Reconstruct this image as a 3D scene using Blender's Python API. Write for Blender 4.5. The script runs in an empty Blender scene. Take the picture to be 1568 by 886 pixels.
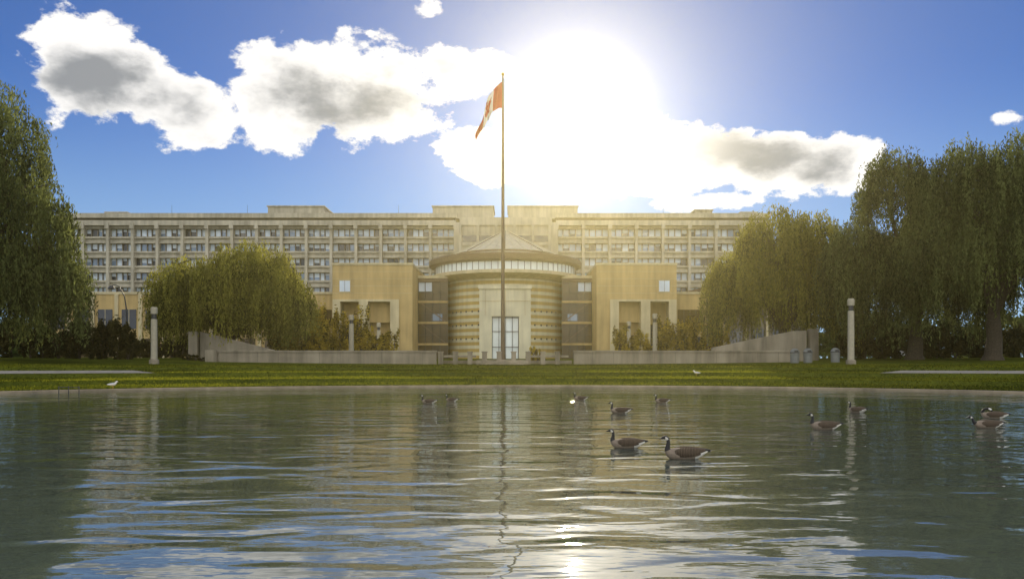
import bpy, math, random
import numpy as np
from mathutils import Vector
random.seed(4); np.random.seed(4)
S = bpy.context.scene
F = 1250.0; HZ = 562.0; CH = 1.6
def X(px, D): return (px-784)/F*D
def Z(py, D): return CH+(HZ-py)/F*D

# ------------------------------------------------------------------ materials
def new_mat(name):
    m = bpy.data.materials.new(name); m.use_nodes = True
    nt = m.node_tree; return m, nt, nt.nodes['Principled BSDF']
def plain(name, col, rough=0.6, metal=0.0, var=0.12, scale=3.0, bump=0.0, spec=0.5):
    m, nt, b = new_mat(name)
    tc = nt.nodes.new('ShaderNodeTexCoord')
    n = nt.nodes.new('ShaderNodeTexNoise'); n.inputs['Scale'].default_value = scale; n.inputs['Detail'].default_value = 4
    nt.links.new(tc.outputs['Object'], n.inputs['Vector'])
    r = nt.nodes.new('ShaderNodeValToRGB')
    r.color_ramp.elements[0].position = 0.3; r.color_ramp.elements[1].position = 0.7
    r.color_ramp.elements[0].color = (*[c*(1-var) for c in col], 1)
    r.color_ramp.elements[1].color = (*[min(1, c*(1+var)) for c in col], 1)
    nt.links.new(n.outputs['Fac'], r.inputs['Fac']); nt.links.new(r.outputs['Color'], b.inputs['Base Color'])
    b.inputs['Roughness'].default_value = rough; b.inputs['Metallic'].default_value = metal
    b.inputs['Specular IOR Level'].default_value = spec
    if bump > 0:
        bp = nt.nodes.new('ShaderNodeBump'); bp.inputs['Strength'].default_value = bump
        nt.links.new(n.outputs['Fac'], bp.inputs['Height']); nt.links.new(bp.outputs['Normal'], b.inputs['Normal'])
    return m
def masonry(name, col, stain=0.35, panel=None, stripe=None):
    """weathered concrete / stone; optional z-striping (period, second colour, z0)"""
    m, nt, b = new_mat(name); L = nt.links.new
    tc = nt.nodes.new('ShaderNodeTexCoord')
    mp = nt.nodes.new('ShaderNodeMapping'); mp.inputs['Scale'].default_value = (1.2, 1.2, 0.12)
    L(tc.outputs['Object'], mp.inputs['Vector'])
    n1 = nt.nodes.new('ShaderNodeTexNoise'); n1.inputs['Scale'].default_value = 1.0; n1.inputs['Detail'].default_value = 4
    L(mp.outputs[0], n1.inputs['Vector'])
    n2 = nt.nodes.new('ShaderNodeTexNoise'); n2.inputs['Scale'].default_value = 0.25; n2.inputs['Detail'].default_value = 7
    L(tc.outputs['Object'], n2.inputs['Vector'])
    ad = nt.nodes.new('ShaderNodeMath'); ad.operation = 'ADD'; L(n1.outputs[0], ad.inputs[0]); L(n2.outputs[0], ad.inputs[1])
    mr = nt.nodes.new('ShaderNodeMapRange'); mr.inputs[1].default_value = 0.7; mr.inputs[2].default_value = 1.25
    mr.inputs[3].default_value = 1-stain; mr.inputs[4].default_value = 1.12
    L(ad.outputs[0], mr.inputs[0])
    if stripe:
        per, col2 = stripe
        sp = nt.nodes.new('ShaderNodeSeparateXYZ'); L(tc.outputs['Object'], sp.inputs[0])
        d = nt.nodes.new('ShaderNodeMath'); d.operation = 'DIVIDE'; d.inputs[1].default_value = per; L(sp.outputs[2], d.inputs[0])
        f = nt.nodes.new('ShaderNodeMath'); f.operation = 'FRACT'; L(d.outputs[0], f.inputs[0])
        g = nt.nodes.new('ShaderNodeMath'); g.operation = 'GREATER_THAN'; g.inputs[1].default_value = 0.5; L(f.outputs[0], g.inputs[0])
        mx = nt.nodes.new('ShaderNodeMix'); mx.data_type = 'RGBA'
        mx.inputs[6].default_value = (*col, 1); mx.inputs[7].default_value = (*col2, 1)
        L(g.outputs[0], mx.inputs[0]); base = mx.outputs[2]
    else:
        rg = nt.nodes.new('ShaderNodeRGB'); rg.outputs[0].default_value = (*col, 1); base = rg.outputs[0]
    vm = nt.nodes.new('ShaderNodeVectorMath'); vm.operation = 'SCALE'
    L(base, vm.inputs[0]); L(mr.outputs[0], vm.inputs['Scale'])
    L(vm.outputs[0], b.inputs['Base Color'])
    b.inputs['Roughness'].default_value = 0.85; b.inputs['Specular IOR Level'].default_value = .25
    return m

M_ross = masonry('ross_concrete', (0.47, 0.435, 0.34), 0.38)
M_rossd = masonry('ross_concrete_dark_and_shade', (0.20, 0.175, 0.13), 0.3)  # dark concrete parts, and painted shade for the parapet recess
M_tan = masonry('tan_brick', (0.52, 0.38, 0.165), 0.28)
M_tan2 = masonry('tan_precast', (0.56, 0.48, 0.29), 0.25)
M_drum = masonry('striped_stone', (0.68, 0.63, 0.43), 0.2, stripe=(1.28, (0.50, 0.36, 0.11)))
M_wall = masonry('garden_concrete', (0.31, 0.27, 0.20), 0.55)
M_portal = masonry('portal_stone', (0.66, 0.61, 0.42), 0.2)
M_brown = plain('brown_metal_fascia', (0.11, 0.07, 0.035), 0.45, 0.3)
M_roof = plain('zinc_roof', (0.50, 0.47, 0.37), 0.5, 0.25, 0.15, 1.2)
M_frame = plain('dark_frame', (0.04, 0.032, 0.02), 0.5)
M_g_dark = plain('window_glass_dark', (0.025, 0.03, 0.04), 0.08, 0.0, 0.3, 0.4, spec=.7)
M_g_blue = plain('window_glass_blue', (0.16, 0.24, 0.34), 0.1, 0.1, 0.3, 0.3, spec=1.0)
M_g_pale = plain('window_blind_pale', (0.66, 0.76, 0.84), 0.3, 0.0, 0.15, 0.3)
M_g_brown = plain('window_glass_bronze', (0.075, 0.05, 0.018), 0.12, 0.0, 0.3, 0.4, spec=.3)
M_g_bright = plain('lobby_glass', (0.80, 0.86, 0.80), 0.15, 0.0, 0.1, 0.4, spec=1.0)  # pale base colour paints a bright reflection into the entrance glass
M_bark = plain('bark', (0.06, 0.045, 0.028), 0.95, 0, 0.4, 6, 0.6)
M_metal = plain('pole_metal', (0.13, 0.09, 0.055), 0.5, 0.2)
M_lampcol = plain('painted_column', (0.40, 0.36, 0.26), 0.6, 0, 0.1)
M_dark = plain('dark_paint', (0.03, 0.032, 0.035), 0.4)
M_bin = plain('bin_grey', (0.17, 0.18, 0.17), 0.6)
M_gold = plain('gold_ball', (0.6, 0.4, 0.1), 0.3, 1.0)
M_asph = plain('path_concrete', (0.34, 0.31, 0.26), 0.95, 0, 0.2, 1.0, 0, spec=0.0)

# ------------------------------------------------------------------ mesh builder
class MB:
    def __init__(s): s.v = []; s.f = []; s.m = []; s.mats = []
    def mi(s, m):
        if m not in s.mats: s.mats.append(m)
        return s.mats.index(m)
    def face(s, vs, m):
        n = len(s.v); s.v += [tuple(v) for v in vs]; s.f.append(tuple(range(n, n+len(vs)))); s.m.append(s.mi(m))
    def box(s, x0, x1, y0, y1, z0, z1, m):
        n = len(s.v); k = s.mi(m)
        s.v += [(x0,y0,z0),(x1,y0,z0),(x1,y1,z0),(x0,y1,z0),(x0,y0,z1),(x1,y0,z1),(x1,y1,z1),(x0,y1,z1)]
        for q in ((0,3,2,1),(4,5,6,7),(0,1,5,4),(1,2,6,5),(2,3,7,6),(3,0,4,7)):
            s.f.append(tuple(n+i for i in q)); s.m.append(k)
    def prism(s, poly, y0, y1, m):
        n = len(s.v); k = s.mi(m); c = len(poly)
        s.v += [(p[0], y0, p[1]) for p in poly]+[(p[0], y1, p[1]) for p in poly]
        s.f.append(tuple(n+i for i in range(c))); s.m.append(k)
        s.f.append(tuple(n+c+i for i in reversed(range(c)))); s.m.append(k)
        for i in range(c):
            j = (i+1) % c
            s.f.append((n+i, n+c+i, n+c+j, n+j)); s.m.append(k)
    def rev(s, cx, cy, prof, n, m, a0=0, a1=2*math.pi):
        """revolve profile [(r,z)...]"""
        base = len(s.v); full = abs(a1-a0-2*math.pi) < 1e-6; na = n if full else n+1
        for r, z in prof:
            for i in range(na):
                a = a0+(a1-a0)*i/n
                s.v.append((cx+r*math.cos(a), cy+r*math.sin(a), z))
        for j in range(len(prof)-1):
            k = s.mi(m[j] if isinstance(m, list) else m)
            for i in range(n):
                i2 = (i+1) % na
                s.f.append((base+j*na+i, base+j*na+i2, base+(j+1)*na+i2, base+(j+1)*na+i)); s.m.append(k)
    def tube(s, pts, rad, n, m):
        pts = [Vector(p) for p in pts]; base = len(s.v); k = s.mi(m)
        for i, p in enumerate(pts):
            t = (pts[min(i+1, len(pts)-1)]-pts[max(i-1, 0)]).normalized()
            a = t.cross(Vector((0.13, 1, 0.07))).normalized(); b = t.cross(a)
            for j in range(n):
                w = 2*math.pi*j/n; q = p+(a*math.cos(w)+b*math.sin(w))*rad[i]
                s.v.append(tuple(q))
        for i in range(len(pts)-1):
            for j in range(n):
                j2 = (j+1) % n
                s.f.append((base+i*n+j, base+i*n+j2, base+(i+1)*n+j2, base+(i+1)*n+j)); s.m.append(k)
        s.f.append(tuple(base+(len(pts)-1)*n+j for j in range(n))); s.m.append(k)
    def build(s, name, parent=None, smooth=False, bevel=0):
        me = bpy.data.meshes.new(name); me.from_pydata(s.v, [], s.f)
        for m in s.mats: me.materials.append(m)
        me.polygons.foreach_set('material_index', s.m)
        if smooth: me.polygons.foreach_set('use_smooth', [True]*len(s.f))
        me.update()
        o = bpy.data.objects.new(name, me); S.collection.objects.link(o)
        if parent: o.parent = parent
        if bevel:
            b = o.modifiers.new('bevel', 'BEVEL'); b.width = bevel; b.segments = 2; b.limit_method = 'ANGLE'
        return o
def empty(name, loc=(0,0,0)):
    e = bpy.data.objects.new(name, None); e.location = loc; S.collection.objects.link(e); return e

# ------------------------------------------------------------------ terrain
PC = (0.0, 34.0); PA, PB = 35.0, 32.0
PROF = [(0.25,.10),(1,.16),(4.6,.30),(5.2,.62),(10.4,.78),(11.0,1.12),(17,1.32),(17.6,1.60),(24,1.76),(30,1.95),(45,2.5),(70,3.0),(5000,3.0)]
def gz_e(e): return float(np.interp(e, [p[0] for p in PROF], [p[1] for p in PROF]))
def e_of(x, y): return (math.sqrt((x/PA)**2+((y-PC[1])/PB)**2)-1)*33
def gz(x, y): return gz_e(e_of(x, y))
def pt(e, a): k = 1+e/33; return (PA*k*math.cos(a), PC[1]+PB*k*math.sin(a))
def ringmesh(name, es, mat, zf, n=360, a0=0, a1=2*math.pi, smooth=True):
    v = []; f = []; full = abs(a1-a0-2*math.pi) < 1e-6; na = n if full else n+1
    for i, e in enumerate(es):
        for k in range(na):
            a = a0+(a1-a0)*k/n; x, y = pt(e if not isinstance(e, tuple) else e[0], a); v.append((x, y, zf(e)))
    for j in range(len(es)-1):
        for k in range(n):
            k2 = (k+1) % na
            f.append((j*na+k, j*na+k2, (j+1)*na+k2, (j+1)*na+k))
    me = bpy.data.meshes.new(name); me.from_pydata(v, [], [tuple(reversed(q)) for q in f]); me.materials.append(mat)
    if smooth: me.polygons.foreach_set('use_smooth', [True]*len(f))
    o = bpy.data.objects.new(name, me); S.collection.objects.link(o); return o

# grass
m, nt, b = new_mat('lawn_grass'); L = nt.links.new
tc = nt.nodes.new('ShaderNodeTexCoord')
n1 = nt.nodes.new('ShaderNodeTexNoise'); n1.inputs['Scale'].default_value = 0.22; n1.inputs['Detail'].default_value = 8; n1.inputs['Roughness'].default_value = .7
n2 = nt.nodes.new('ShaderNodeTexNoise'); n2.inputs['Scale'].default_value = 3; n2.inputs['Detail'].default_value = 6; n2.inputs['Roughness'].default_value = .8
L(tc.outputs['Object'], n1.inputs[0]); L(tc.outputs['Object'], n2.inputs[0])
ad = nt.nodes.new('ShaderNodeMath'); ad.operation = 'ADD'; L(n1.outputs[0], ad.inputs[0]); L(n2.outputs[0], ad.inputs[1])
cr = nt.nodes.new('ShaderNodeValToRGB'); cr.color_ramp.elements[0].position = .4; cr.color_ramp.elements[1].position = .6
cr.color_ramp.elements[0].color = (.03,.043,.006,1); cr.color_ramp.elements[1].color = (.11,.125,.014,1)
dv = nt.nodes.new('ShaderNodeMath'); dv.operation = 'MULTIPLY'; dv.inputs[1].default_value = .5; L(ad.outputs[0], dv.inputs[0])
L(dv.outputs[0], cr.inputs[0]); L(cr.outputs[0], b.inputs['Base Color']); b.inputs['Roughness'].default_value = 1
b.inputs['Specular IOR Level'].default_value = 0
bp = nt.nodes.new('ShaderNodeBump'); bp.inputs['Strength'].default_value = .6; bp.inputs['Distance'].default_value = .05
L(n2.outputs[0], bp.inputs['Height']); L(bp.outputs[0], b.inputs['Normal'])
M_grass = m
es = sorted(set([p[0] for p in PROF]+[.6,2,3,7,9,14,21,37,55,100,200,500,1500]))
ringmesh('ground', es, M_grass, gz_e, smooth=False)
# coping
M_cop = masonry('coping_stone', (0.34, 0.28, 0.19), 0.45)
prof = [(-.25,-.5),(-.25,.12),(-.2,.15),(.35,.15),(.38,.05)]
ringmesh('pond_coping', prof, M_cop, lambda e: e[1], smooth=False)
# footpaths either side
PATHS = ((129, 215), (-35, 50))
for (k0, k1) in PATHS:
    ringmesh('footpath', [11.0, 14, 16.6], M_asph, lambda e: gz_e(e)+.02, n=k1-k0, a0=k0*math.pi/180, a1=k1*math.pi/180)

# water
m, nt, b = new_mat('pond_water_mat'); L = nt.links.new
tc = nt.nodes.new('ShaderNodeTexCoord')
def wn(sx, sy, sc, det, rough=.5, dist=0):
    mp = nt.nodes.new('ShaderNodeMapping'); mp.inputs['Scale'].default_value = (sx, sy, 1); L(tc.outputs['Object'], mp.inputs[0])
    n = nt.nodes.new('ShaderNodeTexNoise'); n.inputs['Scale'].default_value = sc; n.inputs['Detail'].default_value = det
    n.inputs['Roughness'].default_value = rough; n.inputs['Distortion'].default_value = dist
    L(mp.outputs[0], n.inputs[0]); return n.outputs[0]
w1 = wn(.5, 1.0, 1.15, 1.5, .45, .7); w2 = wn(.5, 1.2, 5.0, 2, .5); w3 = wn(.6, 1, .2, 2)
mu = nt.nodes.new('ShaderNodeMath'); mu.operation = 'MULTIPLY'; mu.inputs[1].default_value = .09; L(w2, mu.inputs[0])
ad = nt.nodes.new('ShaderNodeMath'); ad.operation = 'ADD'; L(w1, ad.inputs[0]); L(mu.outputs[0], ad.inputs[1])
# gusts: patches of calmer and rougher water
gm_ = nt.nodes.new('ShaderNodeMapRange'); gm_.inputs[1].default_value = .35; gm_.inputs[2].default_value = .65; gm_.inputs[3].default_value = .6; gm_.inputs[4].default_value = 1.4; L(w3, gm_.inputs[0])
hm = nt.nodes.new('ShaderNodeMath'); hm.operation = 'MULTIPLY'; L(ad.outputs[0], hm.inputs[0]); L(gm_.outputs[0], hm.inputs[1])
bp = nt.nodes.new('ShaderNodeBump'); bp.inputs['Strength'].default_value = 1; bp.inputs['Distance'].default_value = .05
L(hm.outputs[0], bp.inputs['Height'])
b.inputs['Base Color'].default_value = (.066,.088,.074,1); b.inputs['Roughness'].default_value = .02; b.inputs['IOR'].default_value = 1.65
L(bp.outputs[0], b.inputs['Normal'])
me = bpy.data.meshes.new('pond_water')
N = 180; vs = [(PA*.998*math.cos(2*math.pi*i/N), PC[1]+PB*.998*math.sin(2*math.pi*i/N), 0) for i in range(N)]
me.from_pydata(vs, [], [tuple(range(N))]); me.materials.append(m)
o = bpy.data.objects.new('pond_water', me); S.collection.objects.link(o)

# ------------------------------------------------------------------ office building
ross = empty('concrete_office_building', (0,210,0))
def place(o, par):
    o.parent = par; o.location = (-par.location[0], -par.location[1], -par.location[2])
    return o
wb = MB(); gb = MB()
rows = [36.2-3.75*i for i in range(9)]
R = random.Random(3)
def wing(x0, x1):
    wb.box(x0, x1, 211.2, 236, 1, 40.6, M_ross)
    wb.box(x0-.4, x1+.4, 209.3, 211.19, 39.9, 41.1, M_ross)       # parapet
    wb.box(x0, x1, 210.6, 211.19, 39.2, 39.9, M_rossd)  # recess below the parapet, its shadow put into the colour
    wb.box(x0-.2, x1+.2, 209.0, 211.19, 37.9, 39.2, M_ross)
    for i, zc in enumerate(rows):
        zt = zc+.95; zb = zc-.95; up = 37.9 if i == 0 else rows[i-1]-.95
        wb.box(x0, x1, 210.25, 211.19, zt, up-.003, M_ross)       # spandrel
        wb.box(x0, x1, 209.75, 210.247, zt+.05, zt+.32, M_ross)    # head ledge
        wb.box(x0, x1, 209.75, 210.247, up-.55, up-.2, M_ross)     # sill ledge
    n = max(1, round((x1-x0)/6.55)); bw = (x1-x0)/n
    for k in range(n+1):
        xx = x0+k*bw
        wb.box(xx-.36, xx+.36, 209.25, 211.18, 1.2, 37.89, M_ross)
        wb.box(xx-.5, xx+.5, 208.8, 209.24, 37.0, 38.6, M_ross)
    for k in range(n):
        for i, zc in enumerate(rows):
            a = x0+k*bw+.36; c = x0+(k+1)*bw-.36
            q = [a, a+1.3, a+2.9, c-1.5, c]
            for j in range(4):
                mm = R.choices([M_g_dark, M_g_blue, M_g_pale], [3, 3, 4])[0]
                cut = R.choice([0, .6, .9, 1.1, 1.3])
                gb.face([(q[j], 211.0, zc-.95), (q[j+1], 211.0, zc-.95), (q[j+1], 211.0, zc+.95), (q[j], 211.0, zc+.95)], mm)
                if cut and mm is not M_g_pale:
                    gb.face([(q[j]+.05, 210.97, zc+.95-cut), (q[j+1]-.05, 210.97, zc+.95-cut), (q[j+1]-.05, 210.97, zc+.95), (q[j]+.05, 210.97, zc+.95)], M_g_pale)
                if j: wb.box(q[j]-.09, q[j]+.09, 210.6, 211.05, zc-.949, zc+.949, M_rossd)
wing(-116.5, -14.6); wing(11.5, 66)
# central mass
wb.box(-14.6, 11.5, 205, 236, 1, 38.0, M_ross)
wb.box(-12.2, 9.2, 196, 205, 1, 37.2, M_ross)
wb.box(-12.6, 9.6, 195.6, 196.0, 35.6, 37.5, M_ross)
wb.box(-12.6, 9.6, 195.7, 196.0, 30.8, 31.6, M_ross)
for xx in (-12.4, -8.2, -3.8, .6, 5.0, 9.0): wb.box(xx-.3, xx+.3, 195.2, 195.99, 15, 35.59, M_ross)
wb.box(-11.9, 8.9, 195.9, 195.99, 31.7, 33.2, M_g_dark)
for (a, c, z) in ((-64,-49.3,43.6),(-20.8,-4.9,43.6),(-1,17.2,43.6),(48,52.5,42.6),(-106.5,-101,42.0),(60,64,42)):
    wb.box(a, c, 214, 226, 40.5, z, M_ross); wb.box(a-.25, c+.25, 213.7, 226.3, z, z+.3, M_ross)
for k in range(30):
    xx = R.uniform(-110, 60); wb.box(xx, xx+R.uniform(.5,1.6), 216, 218, 40.5, 41.2+.5*R.random(), M_rossd)
for a in (-70,-30,14,40,-90): wb.tube([(a,216,40.5),(a,216,44.5)], [.06,.03], 5, M_dark)
place(wb.build('walls'), ross); place(gb.build('windows'), ross)

# ------------------------------------------------------------------ round entrance hall
hall = empty('round_entrance_hall', (-1.3, 165, 3))
cx, cy = -1.35, 165.0
d = MB()
d.rev(cx, cy, [(11.7,1),(11.7,19.0)], 96, M_drum)
d.rev(cx, cy, [(11.7,18.3),(13.4,18.75),(14.7,19.1),(14.7,19.7),(14.25,19.7)], 96, [M_tan2, M_tan2, M_tan2, M_tan2])
d.rev(cx, cy, [(14.25,21.3),(14.6,21.3),(15.3,21.6),(15.35,22.5),(15.1,22.8),(10.3,23.6)], 96, [M_brown]*4+[M_roof])
place(d.build('drum_walls'), hall)
d = MB(); d.rev(cx, cy, [(14.15,19.7),(14.15,21.3)], 96, M_g_bright)
place(d.build('clerestory_glass'), hall)
d = MB()
for i in range(72):
    a = 2*math.pi*i/72; x = cx+14.2*math.cos(a); y = cy+14.2*math.sin(a)
    d.tube([(x,y,19.7),(x,y,21.3)], [.05,.05], 4, M_brown)
place(d.build('clerestory_mullions'), hall)
d = MB(); d.rev(cx, cy, [(10.3,23.3),(10.3,24.0),(.25,29.1),(.0,29.3)], 64, [M_brown, M_roof, M_roof])
for i in range(32):
    a = 2*math.pi*i/32; c_, s_ = math.cos(a), math.sin(a)
    d.tube([(cx+10.3*c_, cy+10.3*s_, 24.05),(cx+.3*c_, cy+.3*s_, 29.15)], [.09,.06], 4, M_brown if i % 4 == 0 else M_roof)
place(d.build('conical_roof'), hall)
d = MB()   # portal
d.box(-6.1,-3.75,152.3,156,2,16.6,M_portal); d.box(1.3,3.5,152.3,156,2,16.6,M_portal)
d.box(-3.75,1.3,152.3,156,11.1,16.6,M_portal)
d.box(-6.3,3.7,152.05,152.29,16.2,16.9,M_portal)
for zz in (13.9,): d.box(-6.0,3.4,152.22,152.298,zz,zz+.06,M_tan)
for xx in (-5.0,-1.25,2.4): d.box(xx,xx+.05,152.23,152.298,11.2,16.1,M_tan)
place(d.build('portal'), hall)
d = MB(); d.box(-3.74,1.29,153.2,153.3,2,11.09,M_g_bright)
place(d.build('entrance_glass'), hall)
d = MB()
for xx in (-3.7,-2.45,-1.2,.05,1.2): d.box(xx-.05,xx+.05,153.0,153.19,2,11.05,M_frame)
for zz in (5.4,8.3,10.9): d.box(-3.7,1.25,153.02,153.18,zz-.05,zz+.05,M_frame)
place(d.build('entrance_door_frames'), hall)
d = MB()
for zz in (7.0,9.6,12.2):
    for a in list(range(-150,-112,7))+list(range(-68,-30,7)):
        r = math.radians(a); x = cx+11.72*math.cos(r); y = cy+11.72*math.sin(r)
        d.box(x-.16,x+.16,y-.06,y+.3,zz-.16,zz+.16,M_frame)
place(d.build('wall_vents'), hall)

def side_block(sgn):
    """sgn -1 left, +1 right.  local u measured outward from axis"""
    w = MB(); g = MB()
    def bx(u0,u1,y0,y1,z0,z1,m,t=None):
        a, c = cx+sgn*u0, cx+sgn*u1
        (t or w).box(min(a,c),max(a,c),y0,y1,z0,z1,m)
    bx(16.7,31.2,148,175,13.9,20.1,M_tan); bx(16.6,31.3,147.85,175.1,20.1,20.5,M_tan2)
    bx(16.7,19.1,148,175,1,13.9,M_tan)
    bx(19.1,20.7,147.7,151,1,13.5,M_tan2); bx(24.7,26.4,147.7,151,1,13.5,M_tan2)
    bx(29.8,31.2,148,151,1,13.9,M_tan2); bx(19.1,29.8,151,175,1,13.9,M_tan)
    bx(19.1,29.8,147.75,151,13.5,13.9,M_tan2)
    bx(20.7,24.7,149.6,151,9.8,13.5,M_tan); bx(20.7,24.7,150.7,150.95,2,7.5,M_g_brown,g)
    bx(26.4,29.8,150.7,150.95,2,9.5,M_g_dark,g)
    for zz in (5,8): bx(26.4,29.8,150.6,150.72,zz,zz+.12,M_frame)
    for uu in (27.5,28.6,21.7,22.7,23.7): bx(uu,uu+.1,150.6,150.71,2,7.5,M_frame)
    bx(28.0,29.9,147.92,147.99,15.3,17.3,M_g_pale,g); bx(27.85,30.05,147.9,147.97,15.2,15.32,M_tan2); bx(27.85,30.05,147.9,147.97,17.28,17.4,M_tan2)
    bx(28.93,28.98,147.88,147.93,15.3,17.3,M_frame)
    for zz in (15.0,16.3,17.6,18.9): bx(16.72,31.18,147.975,147.995,zz,zz+.05,M_tan2)
    # glazed stair link
    bx(10.9,16.68,156.5,170,1,18.6,M_g_brown,g)
    bx(10.9,16.68,156.0,170,18.6,19.1,M_tan2)
    for zz in (2.6,5.8,9.9,13.9,17.9): bx(10.9,16.68,156.1,156.48,zz,zz+(.4 if zz<17 else .65),M_tan if zz<17 else M_brown)
    for zz in (7.8,11.9,15.9): bx(10.9,16.68,156.3,156.48,zz,zz+.08,M_frame)
    for uu in (11.0,12.4,13.8,15.2,16.5): bx(uu,uu+.11,156.2,156.47,1,18.6,M_frame)
    bx(14.0,16.5,156.44,156.49,16.1,17.85,M_g_pale,g); bx(12.0,14.0,156.44,156.49,10.5,11.8,M_g_blue,g)
    for (z0,z1) in ((6.2,9.7),(10.3,13.7)):
        a, c = cx+sgn*11.5, cx+sgn*16; w.prism([(a,z0),(c,z1),(c,z1+.3),(a,z0+.3)],156.2,156.45,M_brown)
    bx(31.2,37.5,152,175,1,15.2,M_tan); bx(31.2,37.7,151.8,175,15.2,15.6,M_tan2)
    bx(32.2,36.6,151.9,151.99,9.0,12.3,M_g_brown,g); bx(32.2,36.6,151.9,151.99,3,7.3,M_g_dark,g)
    for uu in (33.3,34.4,35.5): bx(uu,uu+.1,151.8,151.9,3,12.3,M_frame)
    nm = 'east' if sgn > 0 else 'west'
    place(w.build(nm+'_block_walls'), hall); place(g.build(nm+'_block_glazing'), hall)
side_block(-1); side_block(1)
# long low wings
wl = empty('low_brick_wing', (-60,168,3)); w = MB(); w.box(-97,-39,168,190,1,16.6,M_tan); w.box(-97.2,-39,167.8,190,16.6,17.1,M_tan2)
x = -95
while x < -42:
    w.box(x,x+3.0,167.93,167.99,9.5,13.5,M_g_dark); w.box(x,x+3.0,167.93,167.99,3,7.5,M_g_brown); w.box(x+1.45,x+1.55,167.9,167.95,9.5,13.5,M_tan2)
    w.box(x+3.6,x+4.3,167.5,167.99,1,16.59,M_tan2); x += 4.9
place(w.build('walls'), wl)
wr = empty('lecture_theatre', (45,172,3)); w = MB()
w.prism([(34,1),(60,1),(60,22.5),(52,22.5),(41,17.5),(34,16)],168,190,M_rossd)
w.prism([(33.6,16.2),(41,17.8),(52,22.8),(60,22.8),(60,23.3),(51.8,23.3),(40.8,18.3),(33.6,16.7)],167.6,190.2,M_brown)
x = 36
while x < 58: w.box(x,x+2.6,167.9,167.99,6,9.5,M_g_dark); w.box(x+3,x+3.4,167.5,167.99,1,14,M_tan2); x += 4.4
place(w.build('walls'), wr)

# ------------------------------------------------------------------ garden walls
def gwall(name, boxes=(), prisms=(), mat=M_wall):
    w = MB()
    for bb in boxes: w.box(*bb, mat)
    for p in prisms: w.prism(p[0], p[1], p[2], mat)
    return w.build(name, bevel=.03)
def longwall(x0, x1):
    bs = [(x0,x1,95.0,95.5,1.2,3.35),(x0-.05,x1+.05,94.9,95.6,3.35,3.55)]
    w = MB()
    for bb in bs: w.box(*bb, M_wall)
    x = x0+2.2
    while x < x1-1: w.box(x-.03,x+.03,94.98,95.0,1.5,3.33,M_rossd); x += 2.4
    w.build('retaining_wall', bevel=.02)
longwall(-34.2,-8.8); longwall(7.2,32.4)
gwall('retaining_wall', [(-35.6,-34.25,94.6,96.2,1.2,3.6)])
w = MB()
x = -8.3
while x < 7:
    w.box(x-.28,x+.28,94.95,95.5,1.2,3.3,M_wall); w.box(x-.34,x+.34,94.9,95.55,3.3,3.45,M_wall); x += 1.7
for (a,c) in ((-8.0,-4.2),(2.0,6.6)): w.box(a,c,95.1,95.35,2.75,3.0,M_wall); w.box(a,c,95.1,95.35,1.2,1.9,M_wall)
w.box(-8.7,7.1,96.5,97,1.5,2.4,M_wall)
w.build('stone_balustrade', bevel=.03)
s = MB()
for i in range(5): s.box(-4.1,1.9,93.2+i*.42,97,1.2,1.9+.14*i,M_wall)
s.build('entrance_steps')
gwall('ramp_wall', [], [([(-38.2,1.5),(-29.1,1.5),(-29.1,3.7),(-38.2,5.95)],100,100.5)])
gwall('ramp_wall', [(-39.6,-38.5,99.8,101,1.5,6.0)])
gwall('ramp_wall', [], [([(24.5,1.5),(36.1,1.5),(36.1,6.1),(34.5,6.05),(24.5,4.0)],100,100.5)])
gwall('ramp_wall', [(36.5,37.5,99.8,101,1.5,6.3)])
gwall('ramp_wall', [(32.8,36,97.5,97.9,1.5,3.6)])

# lamp columns
def column(px, pytop, D, r=.36):
    x = X(px,D); zb = gz(x,D)-.1; zt = Z(pytop,D)
    c = MB(); c.rev(0,0,[(0,zb),(r*1.5,zb),(r*1.5,zb+.5),(r*1.02,zb+.6),(r*.95,zt-1.3),(r*.72,zt-1.25),(r*.72,zt-.75),(r*1.05,zt-.7),(r*1.05,zt-.12),(r*.8,zt),(0,zt+.02)],20,[M_wall,M_wall,M_wall,M_lampcol,M_lampcol,M_dark,M_lampcol,M_lampcol,M_lampcol,M_lampcol])
    o = c.build('lamp_column'); o.location = (x,D,0)
column(236,470,85,.33); column(1303,457,84,.33); column(538,482,118); column(580,494,140); column(1003,480,118); column(963,492,140)
# gooseneck street lamp
st = MB(); xb = X(194,112); zb = gz(xb,112)-.1
st.tube([(xb,112,zb),(xb,112,zb+6.5),(xb-.3,112,zb+8.6),(xb-1.0,112,zb+9.9),(xb-1.7,112,zb+10.2),(xb-2.1,112,zb+10.0)],[.13,.1,.08,.07,.06,.05],8,M_dark)
st.rev(xb-2.1,112,[(0,zb+10.1),(.2,zb+10.05),(.45,zb+9.7),(.4,zb+9.6),(0,zb+9.55)],12,M_dark)
st.tube([(xb-.9,112,zb+5.4),(xb,112,zb+6.4)],[.04,.04],6,M_dark)
st.build('street_lamp')

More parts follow.
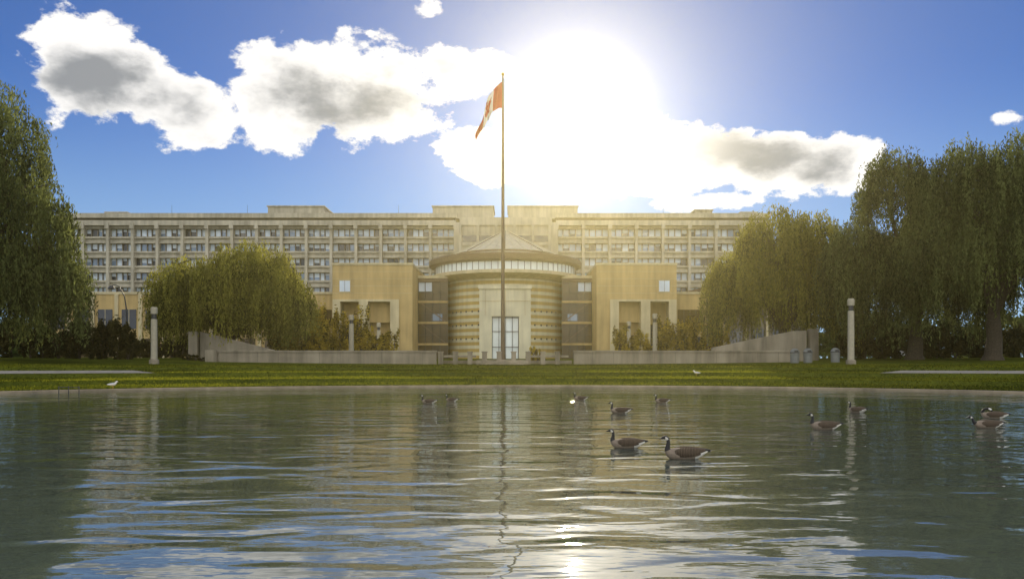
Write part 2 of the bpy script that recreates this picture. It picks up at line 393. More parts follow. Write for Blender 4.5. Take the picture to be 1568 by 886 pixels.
# flagpole + flag
fp = empty('flagpole', (X(770,100),100,2.2)); fx = X(770,100)
w = MB(); w.rev(fx,100,[(.0,2.0),(.9,2.0),(.9,2.5),(.3,2.55),(.28,3.2),(.23,10),(.17,25),(.10,37.2),(0,37.25)],16,[M_wall,M_wall,M_wall]+[M_metal]*5)
w.rev(fx,100,[(0,37.2),(.16,37.3),(.2,37.45),(.16,37.6),(0,37.68)],12,M_gold)
w.tube([(fx+.22,99.9,4),(fx+.15,99.9,36.8)],[.015,.015],4,M_metal)
place(w.build('pole', smooth=False), fp)
M_red = plain('flag_red',(.42,.03,.025),.8,0,.05); M_white = plain('flag_white',(.66,.65,.64),.8,0,.05)
for mm in (M_red,M_white):
    nt = mm.node_tree; b = nt.nodes['Principled BSDF']; t = nt.nodes.new('ShaderNodeBsdfTranslucent'); mx = nt.nodes.new('ShaderNodeMixShader'); mx.inputs[0].default_value=.15
    cr = [n for n in nt.nodes if n.type=='VALTORGB'][0]
    nt.links.new(cr.outputs[0],t.inputs[0]); nt.links.new(b.outputs[0],mx.inputs[1]); nt.links.new(t.outputs[0],mx.inputs[2]); nt.links.new(mx.outputs[0],nt.nodes['Material Output'].inputs[0])
half = [(0,.5),(.055,.38),(.13,.42),(.1,.17),(.22,.29),(.25,.22),(.4,.24),(.35,.1),(.4,.06),(.2,-.1),(.22,-.2),(.02,-.17),(.02,-.4)]
leafp = half+[(-a,c) for a,c in reversed(half)]
def inpoly(x,y):
    r = False; j = len(leafp)-1
    for i in range(len(leafp)):
        xi,yi = leafp[i]; xj,yj = leafp[j]
        if (yi>y)!=(yj>y) and x < (xj-xi)*(y-yi)/(yj-yi+1e-9)+xi: r = not r
        j = i
    return r
NS,NT = 100,50; v=[];f=[];mi=[]
for i in range(NS+1):
    for j in range(NT+1):
        s_=i/NS; t_=j/NT
        x = fx-.1-3.0*(s_**.75)+.3*math.sin(s_*10+t_*2)*s_
        z = 36.5-3.2*t_*(1-.6*s_)-5.9*s_**1.3
        y = 100+.5*math.sin(s_*14+t_*2.2)*min(1,s_*3)+.18*math.sin(s_*25-t_*3)
        v.append((x,y,z))
for i in range(NS):
    for j in range(NT):
        a=i*(NT+1)+j; f.append((a,a+1,a+NT+2,a+NT+1))
        s_=(i+.5)/NS; t_=(j+.5)/NT
        mi.append(0 if (s_<.25 or s_>.75 or inpoly((s_-.5)*2,.5-t_)) else 1)
me=bpy.data.meshes.new('flag'); me.from_pydata(v,[],f); me.materials.append(M_red); me.materials.append(M_white); me.polygons.foreach_set('material_index',mi); me.polygons.foreach_set('use_smooth',[True]*len(f))
o=bpy.data.objects.new('flag',me); S.collection.objects.link(o); place(o,fp)

# bins
def bin_(px):
    D=92; x=X(px,D); zb=gz(x,D)-.05; c=MB()
    c.rev(0,0,[(0,0),(.46,0),(.5,1.15),(.53,1.15),(.53,1.25),(.42,1.5),(.2,1.65),(0,1.68)],18,[M_bin]*3+[M_dark]+[M_bin]*3)
    c.box(-.2,.2,-.55,-.4,1.25,1.45,M_dark)
    o=c.build('litter_bin'); o.location=(x,D,zb)
bin_(1217); bin_(1237); bin_(1279)

# rail at pond edge
w=MB(); D=51; xs=[X(90,D),X(105,D),X(121,D)]
for x in xs: w.tube([(x,D,-.3),(x,D,.42)],[.03,.03],6,M_dark)
w.tube([(xs[0],D,.36),(xs[-1],D,.36)],[.025,.025],6,M_dark); w.build('metal_rail')

# cars
def car(x,y,col,rot):
    e=empty('parked_car',(x,y,gz(x,y))); e.rotation_euler=(0,0,rot)
    M_p=plain('car_paint',col,.25,.3,.03)
    c=MB(); pr=[(-2.2,.3),(2.2,.3),(2.25,.7),(2.1,.85),(1.1,1.0),(-2.1,1.05),(-2.25,.8)]
    c.prism(pr,-.85,.85,M_p); b=c.build('body',e,bevel=.08)
    c=MB(); c.prism([(1.1,1.0),(.45,1.45),(-1.1,1.48),(-1.9,1.05)],-.72,.72,M_g_dark); c.build('cabin_glass',e,bevel=.05)
    c=MB(); c.prism([(.45,1.46),(.3,1.52),(-1.0,1.54),(-1.15,1.49)],-.7,.7,M_p); c.build('roof',e,bevel=.02)
    for i,(wx,wy) in enumerate(((1.4,.8),(1.4,-.8),(-1.4,.8),(-1.4,-.8))):
        c=MB(); pts=[(wx+.33*math.cos(k*math.pi/9),.33+.33*math.sin(k*math.pi/9)) for k in range(18)]
        c.prism(pts,wy-.12,wy+.12,M_dark); pts=[(wx+.2*math.cos(k*math.pi/9),.33+.2*math.sin(k*math.pi/9)) for k in range(18)]
        c.prism(pts,wy-.14,wy+.14,M_metal); c.build('wheel_%d'%i,e)
car(X(1385,122),122,(.6,.6,.6),0)

# ------------------------------------------------------------------ foliage
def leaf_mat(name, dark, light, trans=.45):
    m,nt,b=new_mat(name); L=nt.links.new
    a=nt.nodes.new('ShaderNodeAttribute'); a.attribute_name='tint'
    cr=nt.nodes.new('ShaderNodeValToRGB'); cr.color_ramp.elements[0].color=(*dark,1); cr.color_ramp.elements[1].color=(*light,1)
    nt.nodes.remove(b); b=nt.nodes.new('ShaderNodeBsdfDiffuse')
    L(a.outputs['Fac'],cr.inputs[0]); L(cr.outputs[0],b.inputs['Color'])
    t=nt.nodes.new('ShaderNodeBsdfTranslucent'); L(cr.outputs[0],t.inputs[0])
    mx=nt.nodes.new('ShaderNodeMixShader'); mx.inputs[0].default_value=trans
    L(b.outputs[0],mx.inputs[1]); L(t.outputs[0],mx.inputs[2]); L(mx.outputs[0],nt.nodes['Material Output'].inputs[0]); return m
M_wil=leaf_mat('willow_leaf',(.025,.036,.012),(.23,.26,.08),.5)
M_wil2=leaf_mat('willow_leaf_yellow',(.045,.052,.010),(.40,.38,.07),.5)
M_hedge=leaf_mat('hedge_leaf',(.012,.017,.006),(.07,.062,.018),.3)
M_aut=leaf_mat('autumn_leaf',(.07,.06,.008),(.62,.46,.05),.5)
M_far=leaf_mat('distant_leaf',(.03,.05,.012),(.10,.13,.03),.2)
M_blade=leaf_mat('grass_blade',(.035,.052,.006),(.26,.27,.022),.5)
rng=np.random.default_rng(11)
def leafmesh(name, P, A, Bv, tint, mat, parent=None):
    n=len(P); V=np.empty((n,4,3),np.float32); V[:,0]=P-A; V[:,1]=P+Bv; V[:,2]=P+A; V[:,3]=P-Bv
    me=bpy.data.meshes.new(name); me.vertices.add(4*n); me.vertices.foreach_set('co',V.ravel())
    me.loops.add(4*n); me.loops.foreach_set('vertex_index',np.arange(4*n,dtype=np.int32))
    me.polygons.add(n); me.polygons.foreach_set('loop_start',np.arange(0,4*n,4,dtype=np.int32)); me.polygons.foreach_set('loop_total',np.full(n,4,np.int32))
    at=me.attributes.new('tint','FLOAT','FACE'); at.data.foreach_set('value',np.clip(tint,0,1).astype(np.float32))
    me.materials.append(mat); me.update(calc_edges=True); me.validate()
    o=bpy.data.objects.new(name,me); S.collection.objects.link(o)
    if parent: place(o,parent)
    return o
def unit(v): return v/np.linalg.norm(v,axis=1,keepdims=True)
# grass tufts over the far bank (denser on the lips of the terraces)
n=80000
ee=np.concatenate([rng.uniform(.5,27,n), 5.25+np.abs(rng.normal(size=12000))*.5, 11.05+np.abs(rng.normal(size=12000))*.6, 17.65+np.abs(rng.normal(size=12000))*.6, .45+np.abs(rng.normal(size=7000))*.2])
lip=np.concatenate([np.zeros(n),np.ones(36000),np.zeros(7000)])
aa=rng.uniform(math.radians(15),math.radians(165),len(ee)); deg=np.degrees(aa)
onpath=(ee>10.9)&(ee<16.7)&((deg>129)|(deg<50)); ee=ee[~onpath]; aa=aa[~onpath]; lip=lip[~onpath]; n=len(ee)
kk=1+ee/33; gx=PA*kk*np.cos(aa); gy=PC[1]+PB*kk*np.sin(aa); gzz=np.interp(ee,[p[0] for p in PROF],[p[1] for p in PROF])
keep=~((np.abs(gx+1.1)<3.4)&(gy>92.8))&~((gy>94.4)&(gx>-36)&(gx<33)); gx,gy,gzz,lip=gx[keep],gy[keep],gzz[keep],lip[keep]; n=len(gx)
hh=rng.uniform(.035,.08,n)
A=np.stack([rng.normal(size=n)*.3,rng.normal(size=n)*.3,np.ones(n)],1)*hh[:,None]; th=rng.uniform(0,6.28,n)
Bv=np.stack([np.cos(th),np.sin(th)*.6,np.zeros(n)],1)*rng.uniform(.03,.07,n)[:,None]
tg=.35+.25*np.sin(gx*.21+1)*np.sin(gy*.33)+rng.normal(size=n)*.2+.45*lip  # lip blades tinted lighter: sunlit terrace stripes put into the colour
leafmesh('grass_tufts',np.stack([gx,gy,gzz+hh*.8],1),A,Bv,tg,M_blade)

def willow(x,y,mounds,nclus,zmin,mat,trunk_r=.7,ls=.19):
    zb=gz(x,y)-.2; e=empty('willow_tree',(x,y,zb))
    vol=np.array([mm[3]*mm[4]+mm[3]*mm[5] for mm in mounds]); vol=vol/vol.sum()
    k=rng.choice(len(mounds),nclus,p=vol); Mo=np.array(mounds)[k]
    d=unit(rng.normal(size=(nclus,3))); d[:,2]=np.where(d[:,2]<-.15,-d[:,2],d[:,2])
    r=np.where(rng.random(nclus)<.78,rng.uniform(.80,1.14,nclus),rng.uniform(.4,.82,nclus))
    C=np.stack([x+Mo[:,0],y+Mo[:,1],Mo[:,2]],1)+d*Mo[:,3:6]*r[:,None]
    out=d.copy(); out[:,2]=0; out=out/(np.linalg.norm(out,axis=1,keepdims=True)+.2)
    CL=rng.uniform(1.4,6.0,nclus)*(.75+.5*(1-d[:,2]))
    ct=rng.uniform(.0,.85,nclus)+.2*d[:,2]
    ns=10; idx=np.repeat(np.arange(nclus),ns); n=len(idx)
    st=C[idx]+rng.normal(size=(n,3))*np.array([.33,.33,.3]); Ln=CL[idx]*rng.uniform(.6,1.15,n)
    zend=zmin+rng.uniform(0,1.8,n)+.9*np.sin(st[:,0]*1.1)+.6*np.sin(st[:,1]*1.7+1); Ln=np.minimum(Ln,np.maximum(.4,st[:,2]-zend))
    cnt=np.maximum(2,(Ln/.30).astype(int)); j=np.repeat(np.arange(n),cnt); tot=len(j)
    t=rng.random(tot); bend=rng.normal(size=(n,2))*.17
    o=out[idx][j]; arch=1-np.exp(-t*Ln[j]*.9)
    P=st[j]+o*(arch*.9)[:,None]; P[:,2]-=t*Ln[j]-.35*np.exp(-((t-.1)/.12)**2)
    P[:,0]+=bend[j,0]*t*1.5; P[:,1]+=bend[j,1]*t*1.5; P+=rng.normal(size=(tot,3))*.06
    A=rng.normal(size=(tot,3))*.4; A[:,2]-=1.0; A=unit(A)*(ls*rng.uniform(.7,1.4,tot))[:,None]
    Bv=np.cross(A,rng.normal(size=(tot,3))); Bv=unit(Bv)*(ls*.33*rng.uniform(.7,1.3,tot))[:,None]
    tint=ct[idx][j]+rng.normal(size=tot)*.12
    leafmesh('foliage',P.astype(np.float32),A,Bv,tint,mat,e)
    w=MB(); ztop=max(mm[2] for mm in mounds); fork=zb+(ztop-zb)*.28
    w.tube([(x,y,zb),(x+.05,y,zb+.8),(x+.2,y,(zb+fork)/2),(x,y,fork)],[trunk_r*1.6,trunk_r*1.1,trunk_r*.95,trunk_r*.85],12,M_bark)
    for mm in mounds:
        for q in range(4):
            a=random.uniform(0,6.28); tx=x+mm[0]+math.cos(a)*mm[3]*.55; ty=y+mm[1]+math.sin(a)*mm[4]*.55; tz=mm[2]+mm[5]*random.uniform(.2,.75)
            p0=Vector((x,y,fork-.4)); p3=Vector((tx,ty,tz)); p1=p0.lerp(p3,.35)+Vector((0,0,(tz-fork)*.12)); p2=p0.lerp(p3,.7)+Vector((random.uniform(-.6,.6),random.uniform(-.6,.6),(tz-fork)*.1))
            w.tube([p0,p1,p2,p3],[trunk_r*.5,trunk_r*.36,trunk_r*.2,.05],7,M_bark)
            for z_ in range(3):
                q0=p1.lerp(p3,random.uniform(.3,.9)); w.tube([q0,q0+Vector((random.uniform(-1.5,1.5),random.uniform(-1.5,1.5),random.uniform(.4,1.6))),q0+Vector((random.uniform(-3,3),random.uniform(-3,3),random.uniform(.2,1.6)))],[trunk_r*.16,.08,.03],5,M_bark)
    place(w.build('trunk_and_limbs',smooth=True),e)
# mounds: dx,dy,zc,rx,ry,rz
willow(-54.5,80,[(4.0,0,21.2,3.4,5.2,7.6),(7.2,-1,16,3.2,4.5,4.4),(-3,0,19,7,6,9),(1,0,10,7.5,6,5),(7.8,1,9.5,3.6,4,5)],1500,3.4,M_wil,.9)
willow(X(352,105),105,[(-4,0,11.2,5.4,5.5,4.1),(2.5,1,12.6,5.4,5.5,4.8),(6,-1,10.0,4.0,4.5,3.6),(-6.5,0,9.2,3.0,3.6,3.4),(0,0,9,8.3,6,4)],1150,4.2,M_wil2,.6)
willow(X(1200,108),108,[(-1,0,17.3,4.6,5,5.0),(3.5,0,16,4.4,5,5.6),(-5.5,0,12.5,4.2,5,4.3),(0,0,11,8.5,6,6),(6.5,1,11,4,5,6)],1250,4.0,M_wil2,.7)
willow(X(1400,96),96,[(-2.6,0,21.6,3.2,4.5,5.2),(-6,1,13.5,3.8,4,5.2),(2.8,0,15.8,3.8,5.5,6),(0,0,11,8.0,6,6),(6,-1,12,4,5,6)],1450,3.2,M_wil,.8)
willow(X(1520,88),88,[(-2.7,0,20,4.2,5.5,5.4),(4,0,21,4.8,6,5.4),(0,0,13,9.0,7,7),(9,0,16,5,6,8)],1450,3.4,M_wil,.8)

def bush(name, blobs, nleaf, mat, ls=.14):
    Ps=[];T=[]
    tot=sum(b_[3]*b_[5] for b_ in blobs)
    for (bx_,by_,bz_,rx,ry,rz) in blobs:
        n=int(nleaf*rx*rz/tot); nc=max(6,n//45)
        d=unit(rng.normal(size=(nc,3))); d[:,2]=rng.uniform(-1.0,1.0,nc)
        cc=np.array([bx_,by_,bz_])+d*np.array([rx,ry,rz])*rng.uniform(.6,1.0,(nc,1)); ct=rng.uniform(.0,1.,nc)
        i=rng.integers(0,nc,n); P=cc[i]+rng.normal(size=(n,3))*np.array([rx,ry,rz])*.13; Ps.append(P); T.append(ct[i]+.15*rng.normal(size=n))
    P=np.concatenate(Ps); T=np.concatenate(T); n=len(P)
    A=unit(rng.normal(size=(n,3)))*(ls*rng.uniform(.6,1.4,n))[:,None]; Bv=unit(np.cross(A,rng.normal(size=(n,3))))*(ls*.55)
    return P,A,Bv,T
def shrub(name,blobs,nleaf,mat,ls=.14):
    P,A,Bv,T=bush(name,blobs,nleaf,mat,ls); x=float(np.mean([b_[0] for b_ in blobs])); y=float(np.mean([b_[1] for b_ in blobs]))
    e=empty(name,(x,y,gz(x,y))); leafmesh('foliage',P,A,Bv,T,mat,e)
    w=MB()
    for b_ in blobs:
        g0=gz(b_[0],b_[1])
        for q in range(3):
            w.tube([(b_[0],b_[1],g0-.1),(b_[0]+random.uniform(-.3,.3)*b_[3],b_[1],(g0+b_[2])/2),(b_[0]+random.uniform(-.6,.6)*b_[3],b_[1]+random.uniform(-.4,.4),b_[2]+.5*b_[5])],[.12,.08,.02],5,M_bark)
    place(w.build('stems'),e)
def row(name,px0,px1,D,pyt0,pyt1,nb,nleaf,mat,ls,k=.75):
    bl=[]
    for i in range(nb):
        px=px0+(px1-px0)*(i+.5)/nb+random.uniform(-4,4); DD=D+random.uniform(-2,2); x=X(px,DD); g0=gz(x,DD)
        top=Z(random.uniform(pyt0,pyt1),DD); h=top-g0; rx=(px1-px0)/nb/F*D*k
        bl.append((x,DD,g0+h*.48,rx,min(rx*.9,4),h*.5))
    shrub(name,bl,nleaf,mat,ls)
row('hedge_shrub',95,205,100,480,502,6,12000,M_hedge,.2)
row('hedge_shrub',-60,100,102,498,512,7,10000,M_hedge,.22)
row('hedge_shrub',1285,1640,108,492,512,13,20000,M_hedge,.24)
row('hedge_shrub',205,300,124,508,522,6,7000,M_hedge,.2)
row('autumn_shrub',415,500,112,478,505,4,11000,M_aut,.17)
row('autumn_shrub',478,560,122,462,495,5,11000,M_aut,.18)
row('autumn_shrub',555,606,128,495,515,4,5000,M_aut,.17)
row('autumn_shrub',940,1015,128,495,515,5,7000,M_aut,.17)
row('autumn_shrub',1005,1110,120,480,505,6,11000,M_aut,.18)
row('autumn_shrub',804,832,99,526,532,3,2000,M_aut,.09)
row('hedge_shrub',284,315,97,541,546,3,2000,M_hedge,.09)
def far(px0,px1,D,pt0,pt1,nb,nl): row('distant_trees',px0,px1,D,pt0,pt1,nb,nl,M_far,.9,1.2)
far(-500,140,260,465,500,24,20000); far(1120,2100,260,465,500,34,30000)

# ------------------------------------------------------------------ birds
M_gblk=plain('goose_black',(.012,.011,.010),.6,0,.2,20); M_gwh=plain('goose_white',(.78,.74,.66),.8,0,.08,20)
M_gch=plain('goose_breast',(.24,.19,.14),.85,0,.15,30)
def barred(name,c1,c2):
    m,nt,b=new_mat(name); tc=nt.nodes.new('ShaderNodeTexCoord'); w_=nt.nodes.new('ShaderNodeTexWave'); w_.inputs['Scale'].default_value=11; w_.inputs['Distortion'].default_value=3; w_.inputs['Detail'].default_value=3; w_.inputs['Detail Scale'].default_value=4
    cr=nt.nodes.new('ShaderNodeValToRGB'); cr.color_ramp.elements[0].color=(*c1,1); cr.color_ramp.elements[1].color=(*c2,1); cr.color_ramp.elements[0].position=.5; cr.color_ramp.elements[1].position=.95
    nt.links.new(tc.outputs['Object'],w_.inputs[0]); nt.links.new(w_.outputs[0],cr.inputs[0]); nt.links.new(cr.outputs[0],b.inputs['Base Color']); b.inputs['Roughness'].default_value=.8; return m
M_gbr=barred('goose_brown',(.045,.03,.018),(.15,.105,.065))
M_gull=plain('gull_grey',(.4,.42,.45),.8); M_beak=plain('gull_beak',(.5,.3,.03),.5)
def catmull(P,n):
    P=np.array(P,float); Q=[];U=[]
    for i in range(len(P)-1):
        p0=P[max(i-1,0)];p1=P[i];p2=P[i+1];p3=P[min(i+2,len(P)-1)]
        for k in range(n):
            t=k/n; Q.append(.5*((2*p1)+(-p0+p2)*t+(2*p0-5*p1+4*p2-p3)*t*t+(-p0+3*p1-3*p2+p3)*t**3)); U.append(i+t)
    Q.append(P[-1]);U.append(len(P)-1); return np.array(Q),np.array(U)
def loft(mb,P,n,seg,matf,yaw=None):
    """P rows: x,y,z,w,h"""
    Q,U=catmull(P,n); base=len(mb.v); K=len(Q)
    for i in range(K):
        c=Q[i,:3]; t=Q[min(i+1,K-1),:3]-Q[max(i-1,0),:3]; t=t/(np.linalg.norm(t)+1e-9)
        side=np.array([0,1.,0]); nn=np.cross(t,side); nn/=np.linalg.norm(nn)+1e-9
        for j in range(seg):
            a=2*math.pi*j/seg; mb.v.append(tuple(c+side*math.cos(a)*abs(Q[i,3])+nn*math.sin(a)*abs(Q[i,4])))
    for i in range(K-1):
        for j in range(seg):
            j2=(j+1)%seg; mb.f.append((base+i*seg+j,base+i*seg+j2,base+(i+1)*seg+j2,base+(i+1)*seg+j)); mb.m.append(mb.mi(matf(U[i],math.sin(2*math.pi*(j+.5)/seg))))
    mb.f.append(tuple(base+j for j in range(seg))); mb.m.append(mb.mi(matf(0,0)))
    mb.f.append(tuple(base+(K-1)*seg+j for j in range(seg))); mb.m.append(mb.mi(matf(U[-1],0)))
BODY=[(-.47,0,.14,.035,.006),(-.39,0,.135,.055,.022),(-.30,0,.115,.085,.055),(-.18,0,.085,.125,.095),(-.02,0,.075,.15,.115),(.12,0,.078,.145,.118),(.23,0,.095,.112,.105)]
NECKS={
 'up':[(.295,0,.14,.068,.07),(.315,0,.19,.045,.048),(.305,0,.245,.033,.036),(.30,0,.30,.028,.031),(.31,0,.345,.028,.031),(.338,0,.378,.034,.036),(.375,0,.382,.034,.033),(.41,0,.370,.021,.020),(.44,0,.362,.014,.011),(.465,0,.357,.007,.005)],
 'low':[(.30,0,.12,.068,.068),(.345,0,.155,.046,.048),(.375,0,.195,.034,.036),(.39,0,.235,.028,.031),(.41,0,.27,.028,.031),(.44,0,.293,.034,.036),(.475,0,.29,.034,.033),(.51,0,.275,.021,.020),(.54,0,.265,.014,.011),(.565,0,.258,.007,.005)],
 'preen':[(.29,0,.15,.068,.07),(.305,.01,.21,.045,.048),(.28,.03,.265,.033,.036),(.22,.055,.295,.028,.031),(.15,.075,.295,.028,.031),(.10,.085,.275,.034,.036),(.07,.088,.25,.034,.033),(.045,.09,.215,.021,.020),(.03,.09,.19,.014,.011),(.02,.09,.17,.007,.005)]}
def gm(u,s):
    if u<.9: return M_gblk
    if u<2.3: return M_gwh
    if u<5.0: return M_gbr if s>-.35 else M_gwh if u<3.2 else M_gch
    if u<7.4: return M_gch
    if 11.0<=u<12.6 and s<.45: return M_gwh
    return M_gblk
def goose(px,pywl,pose,heading=180,sc=1.0):
    D=F*CH/(pywl-HZ); mb=MB(); P=BODY+NECKS[pose]
    loft(mb,P,5,20,gm)
    for sg in (-1,1):
        W=[(.20,sg*.095,.11,.03,.045),(.12,sg*.128,.125,.035,.075),(0,sg*.135,.13,.035,.085),(-.14,sg*.115,.135,.032,.075),(-.27,sg*.075,.145,.026,.05),(-.38,sg*.035,.155,.018,.026),(-.46,sg*.015,.16,.006,.008)]
        loft(mb,W,4,12,lambda u,s:(M_gblk if u>4.6 else M_gbr))
    o=mb.build('goose',smooth=True); o.location=(X(px,D),D,.0); o.rotation_euler=(0,0,math.radians(heading)); o.scale=(sc,)*3
for g_ in ((1049,702,'up',181,.98),(960,685,'up',174,.9),(950,632,'up',178,.95),(1014,616,'up',184,.92),(889,612,'up',188,.9),(657,617,'up',176,.92),(692,614,'up',165,.8),(1263,657,'up',177,1.02),(1313,631,'up',122,.95),(1512,655,'low',180,1.0),(1522,640,'preen',150,1.0)): goose(*g_)
def gull(x,y,heading):
    z=gz(x,y) if e_of(x,y)>.36 else .15
    mb=MB(); P=[(-.26,0,.20,.015,.005),(-.17,0,.21,.035,.025),(-.05,0,.215,.062,.058),(.06,0,.225,.062,.062),(.12,0,.26,.042,.045),(.14,0,.30,.034,.036),(.165,0,.325,.034,.034),(.20,0,.322,.022,.02),(.225,0,.318,.009,.009),(.26,0,.312,.004,.004)]
    loft(mb,P,4,14,lambda u,s:(M_beak if u>7.6 else M_gblk if u<.6 else (M_gull if 1<u<3.6 and s>.5 else M_gwh)))
    for sg in(-1,1):
        mb.tube([(.02,sg*.03,.17),(.03,sg*.03,.08),(.015,sg*.03,0)],[.012,.008,.008],6,M_beak); mb.box(.0,.06,sg*.03-.02,sg*.03+.02,0,.01,M_beak)
    o=mb.build('gull',smooth=True); o.location=(x,y,z); o.rotation_euler=(0,0,math.radians(heading)); o.scale=(1.6,)*3
gull(X(172,55.0),55.0,20)
gull(X(1067,73),73,170)

# ------------------------------------------------------------------ added haze box, stands in for the warm glare around the sun
hm=MB(); hm.box(-110,110,-12,146,.25,75,M_dark); ho=hm.build('glare_haze_box')
mh=bpy.data.materials.new('glare_haze'); mh.use_nodes=True; nt=mh.node_tree; nt.nodes.clear()
vs_=nt.nodes.new('ShaderNodeVolumeScatter'); vs_.inputs['Density'].default_value=.00021; vs_.inputs['Anisotropy'].default_value=.84; vs_.inputs['Color'].default_value=(1,.90,.50,1)
mo=nt.nodes.new('ShaderNodeOutputMaterial'); nt.links.new(vs_.outputs[0],mo.inputs['Volume'])
ho.data.materials.clear(); ho.data.materials.append(mh)

# ------------------------------------------------------------------ world
SUN_AZ=math.atan((880-784)/F); SUN_EL=math.radians(17.0)
sd=Vector((math.sin(SUN_AZ)*math.cos(SUN_EL),math.cos(SUN_AZ)*math.cos(SUN_EL),math.sin(SUN_EL)))
W=bpy.data.worlds.new('World'); S.world=W; W.use_nodes=True; nt=W.node_tree; nt.nodes.clear(); L=nt.links.new
try: W.cycles.sampling_method='NONE'
except Exception as ex: print(ex)
def ND(t): return nt.nodes.new(t)
def MA(op,a,b_=None,c=None,clamp=False):
    n=ND('ShaderNodeMath'); n.operation=op; n.use_clamp=clamp
    for i,v_ in enumerate((a,b_,c)):
        if v_ is None: continue
        if isinstance(v_,(int,float)): n.inputs[i].default_value=v_
        else: L(v_,n.inputs[i])
    return n.outputs[0]
def SS(x,a,b_,c=0.,d_=1.):
    n=ND('ShaderNodeMapRange'); n.interpolation_type='SMOOTHSTEP'; L(x,n.inputs[0])
    for i,v_ in zip((1,2,3,4),(a,b_,c,d_)): n.inputs[i].default_value=v_
    return n.outputs[0]
def MIX(f,a,b_):
    n=ND('ShaderNodeMix'); n.data_type='RGBA'; L(f,n.inputs[0])
    for i,v_ in ((6,a),(7,b_)):
        if isinstance(v_,tuple): n.inputs[i].default_value=(*v_,1)
        else: L(v_,n.inputs[i])
    return n.outputs[2]
ST=.1
sky=ND('ShaderNodeTexSky'); sky.sky_type='NISHITA'; sky.sun_disc=False; sky.sun_elevation=SUN_EL; sky.sun_rotation=SUN_AZ; sky.altitude=100; sky.air_density=1.0; sky.dust_density=.12; sky.ozone_density=3.0
tint=ND('ShaderNodeVectorMath'); tint.operation='MULTIPLY'; L(sky.outputs[0],tint.inputs[0]); tint.inputs[1].default_value=(.32,.52,.90)
tc=ND('ShaderNodeTexCoord'); sp=ND('ShaderNodeSeparateXYZ'); L(tc.outputs['Generated'],sp.inputs[0])
haze=MIX(SS(sp.outputs[2],.32,.02,0,.78),tint.outputs[0],(.40/ST,.60/ST,.78/ST))
az0=MA('ARCTAN2',sp.outputs[0],sp.outputs[1]); el0=MA('ARCSINE',sp.outputs[2])
def noise(scale,det,rough=.55,dist=0,off=0,zs=1.6):
    mp=ND('ShaderNodeMapping'); mp.inputs['Location'].default_value=(off,off*.7,0); mp.inputs['Scale'].default_value=(1,1,zs); L(tc.outputs['Generated'],mp.inputs[0])
    n=ND('ShaderNodeTexNoise'); n.inputs['Scale'].default_value=scale; n.inputs['Detail'].default_value=det; n.inputs['Roughness'].default_value=rough; n.inputs['Distortion'].default_value=dist; L(mp.outputs[0],n.inputs[0]); return n
n2=noise(5,3,.5,0,9); spn=ND('ShaderNodeSeparateColor'); L(n2.outputs['Color'],spn.inputs[0])
az=MA('ADD',az0,MA('MULTIPLY',MA('SUBTRACT',spn.outputs[1],.5),.05)); el=MA('ADD',el0,MA('MULTIPLY',MA('SUBTRACT',spn.outputs[2],.5),.03))
cv=ND('ShaderNodeCombineXYZ'); L(az,cv.inputs[0]); L(el,cv.inputs[1])
blobs=[(160,112,108,74,1.),(275,165,100,58,1.),(440,150,95,75,1.),(560,138,160,80,1.),(700,115,75,40,1.),
 (745,235,85,42,1.),(865,190,120,85,1.),(960,225,100,68,1.),(1070,235,85,50,.9),(1175,248,85,42,.9),(1262,262,85,48,.9),(1010,290,80,18,.5),(1060,316,100,18,.5),
 (80,182,45,26,.35),(245,227,45,16,.3),(642,6,44,22,.18),(1537,183,40,16,.22),(-200,120,120,60,1.),(780,-200,300,60,1.),(300,-280,260,70,1.)]
fld=None
for (bx_,by_,rx,ry,am) in blobs:
    a=math.atan((bx_-784)/F); e_=math.atan((HZ-by_)/F*math.cos(a)); k=math.cos(a)**2
    ia=1/(rx/F*k*1.1); ie=1/(ry/F*math.cos(a)*1.1)
    v1=ND('ShaderNodeVectorMath'); v1.operation='MULTIPLY_ADD'; L(cv.outputs[0],v1.inputs[0]); v1.inputs[1].default_value=(ia,ie,0); v1.inputs[2].default_value=(-a*ia,-e_*ie,0)
    v2=ND('ShaderNodeVectorMath'); v2.operation='DOT_PRODUCT'; L(v1.outputs[0],v2.inputs[0]); L(v1.outputs[0],v2.inputs[1])
    q=v2.outputs['Value']
    if am<1: q=MA('ADD',q,1-am)
    fld=q if fld is None else MA('SMOOTH_MIN',fld,q,.2)
fld=MA('MAXIMUM',MA('SUBTRACT',1.0,fld),-1.5)
nb=noise(2.6,3,.55,.4,5,2.2)
back=MA('MULTIPLY',SS(sp.outputs[1],.2,-.2),MA('MULTIPLY',MA('SUBTRACT',nb.outputs[0],.40),9.0))  # unseen clouds behind the camera, added as fill for the facades
fld=MA('MAXIMUM',fld,MA('SUBTRACT',back,MA('MULTIPLY',SS(sp.outputs[1],-.1,.3),3.0)))
n1=noise(13,10,.62,.1,2)
n1c=MA('SUBTRACT',n1.outputs[0],.5)
dens=MA('ADD',fld,MA('ADD',MA('MULTIPLY',n1c,3.8),MA('MULTIPLY',MA('SUBTRACT',n2.outputs[0],.5),1.0)))
alpha=SS(dens,.0,.32)
alpha=MA('MULTIPLY',alpha,SS(sp.outputs[2],.0,.05))
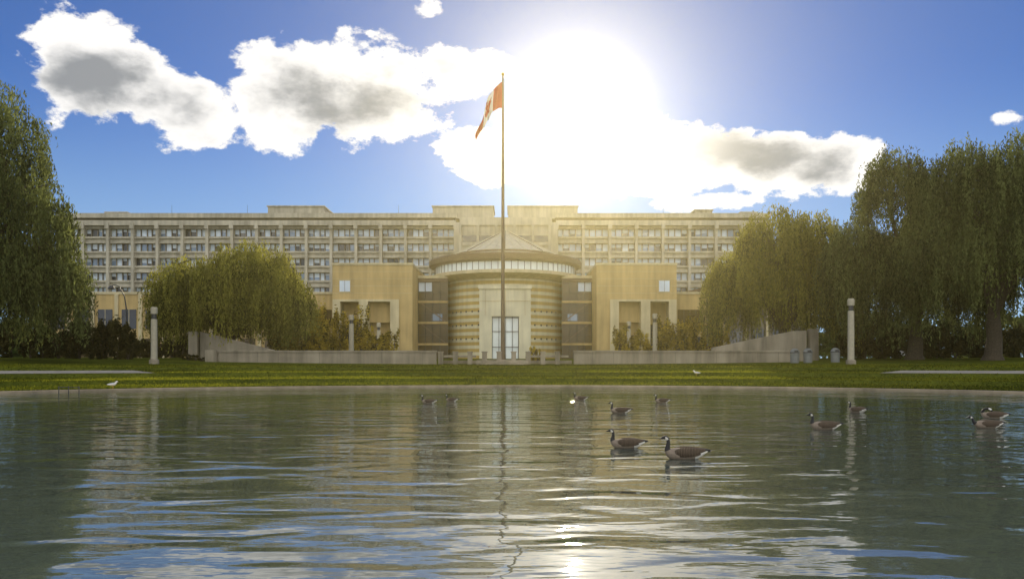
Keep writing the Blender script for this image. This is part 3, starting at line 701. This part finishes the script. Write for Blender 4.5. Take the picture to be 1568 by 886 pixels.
# thick, unlit interiors: broad envelope + soft second noise
n5=noise(7.5,6,.55,.1,6.1,1.9)
core=SS(MA('ADD',MA('ADD',MA('MULTIPLY',fld,1.0),MA('MULTIPLY',n1c,1.4)),MA('MULTIPLY',MA('SUBTRACT',n5.outputs[0],.5),3.8)),.35,1.35)
core=MA('MULTIPLY',core,.92)
dt=ND('ShaderNodeVectorMath'); dt.operation='DOT_PRODUCT'; L(tc.outputs['Generated'],dt.inputs[0]); dt.inputs[1].default_value=sd
ang=MA('ARCCOSINE',MA('MINIMUM',dt.outputs['Value'],1.0))
near=MA('EXPONENT',MA('MULTIPLY',MA('DIVIDE',ang,.030),-1.0))
wide=MA('EXPONENT',MA('MULTIPLY',MA('DIVIDE',ang,.12),-1.0))
core=MA('MULTIPLY',core,SS(ang,.09,.22))
mxc=MIX(core,(1.05/ST,1.03/ST,1.0/ST),(.25/ST,.27/ST,.30/ST))
rear=ND('ShaderNodeVectorMath'); rear.operation='SCALE'; L(mxc,rear.inputs[0]); L(SS(sp.outputs[1],.1,-.4,1.0,2.4),rear.inputs['Scale'])  # added rear clouds brightened to lift the shaded facades
mxs=MIX(alpha,haze,rear.outputs[0])
gl=MA('ADD',MA('MULTIPLY',near,3.5/ST),MA('MULTIPLY',wide,.22/ST))
cg=ND('ShaderNodeVectorMath'); cg.operation='SCALE'; cg.inputs[0].default_value=(1.0,.97,.90); L(gl,cg.inputs['Scale'])
va=ND('ShaderNodeVectorMath'); va.operation='ADD'; L(mxs,va.inputs[0]); L(cg.outputs[0],va.inputs[1])
bg=ND('ShaderNodeBackground'); bg.inputs['Strength'].default_value=ST; L(va.outputs[0],bg.inputs[0])
ow=ND('ShaderNodeOutputWorld'); L(bg.outputs[0],ow.inputs[0])
sl=bpy.data.lights.new('sun','SUN'); sl.energy=5; sl.angle=math.radians(.5); sl.color=(1,.86,.60)
so=bpy.data.objects.new('sun',sl); S.collection.objects.link(so); so.rotation_euler=(-sd).to_track_quat('-Z','Y').to_euler(); so.location=(20,100,80)
# ------------------------------------------------------------------ camera
cam=bpy.data.cameras.new('camera'); co=bpy.data.objects.new('camera',cam); S.collection.objects.link(co)
co.location=(0,0,CH); co.rotation_euler=(math.radians(90),0,0); cam.sensor_width=36; cam.lens=F/1568*36; cam.shift_y=(HZ-443)/1568; cam.clip_end=12000; cam.clip_start=.05
S.camera=co
S.view_settings.view_transform='Standard'; S.view_settings.look='None'; S.view_settings.exposure=0; S.view_settings.gamma=1
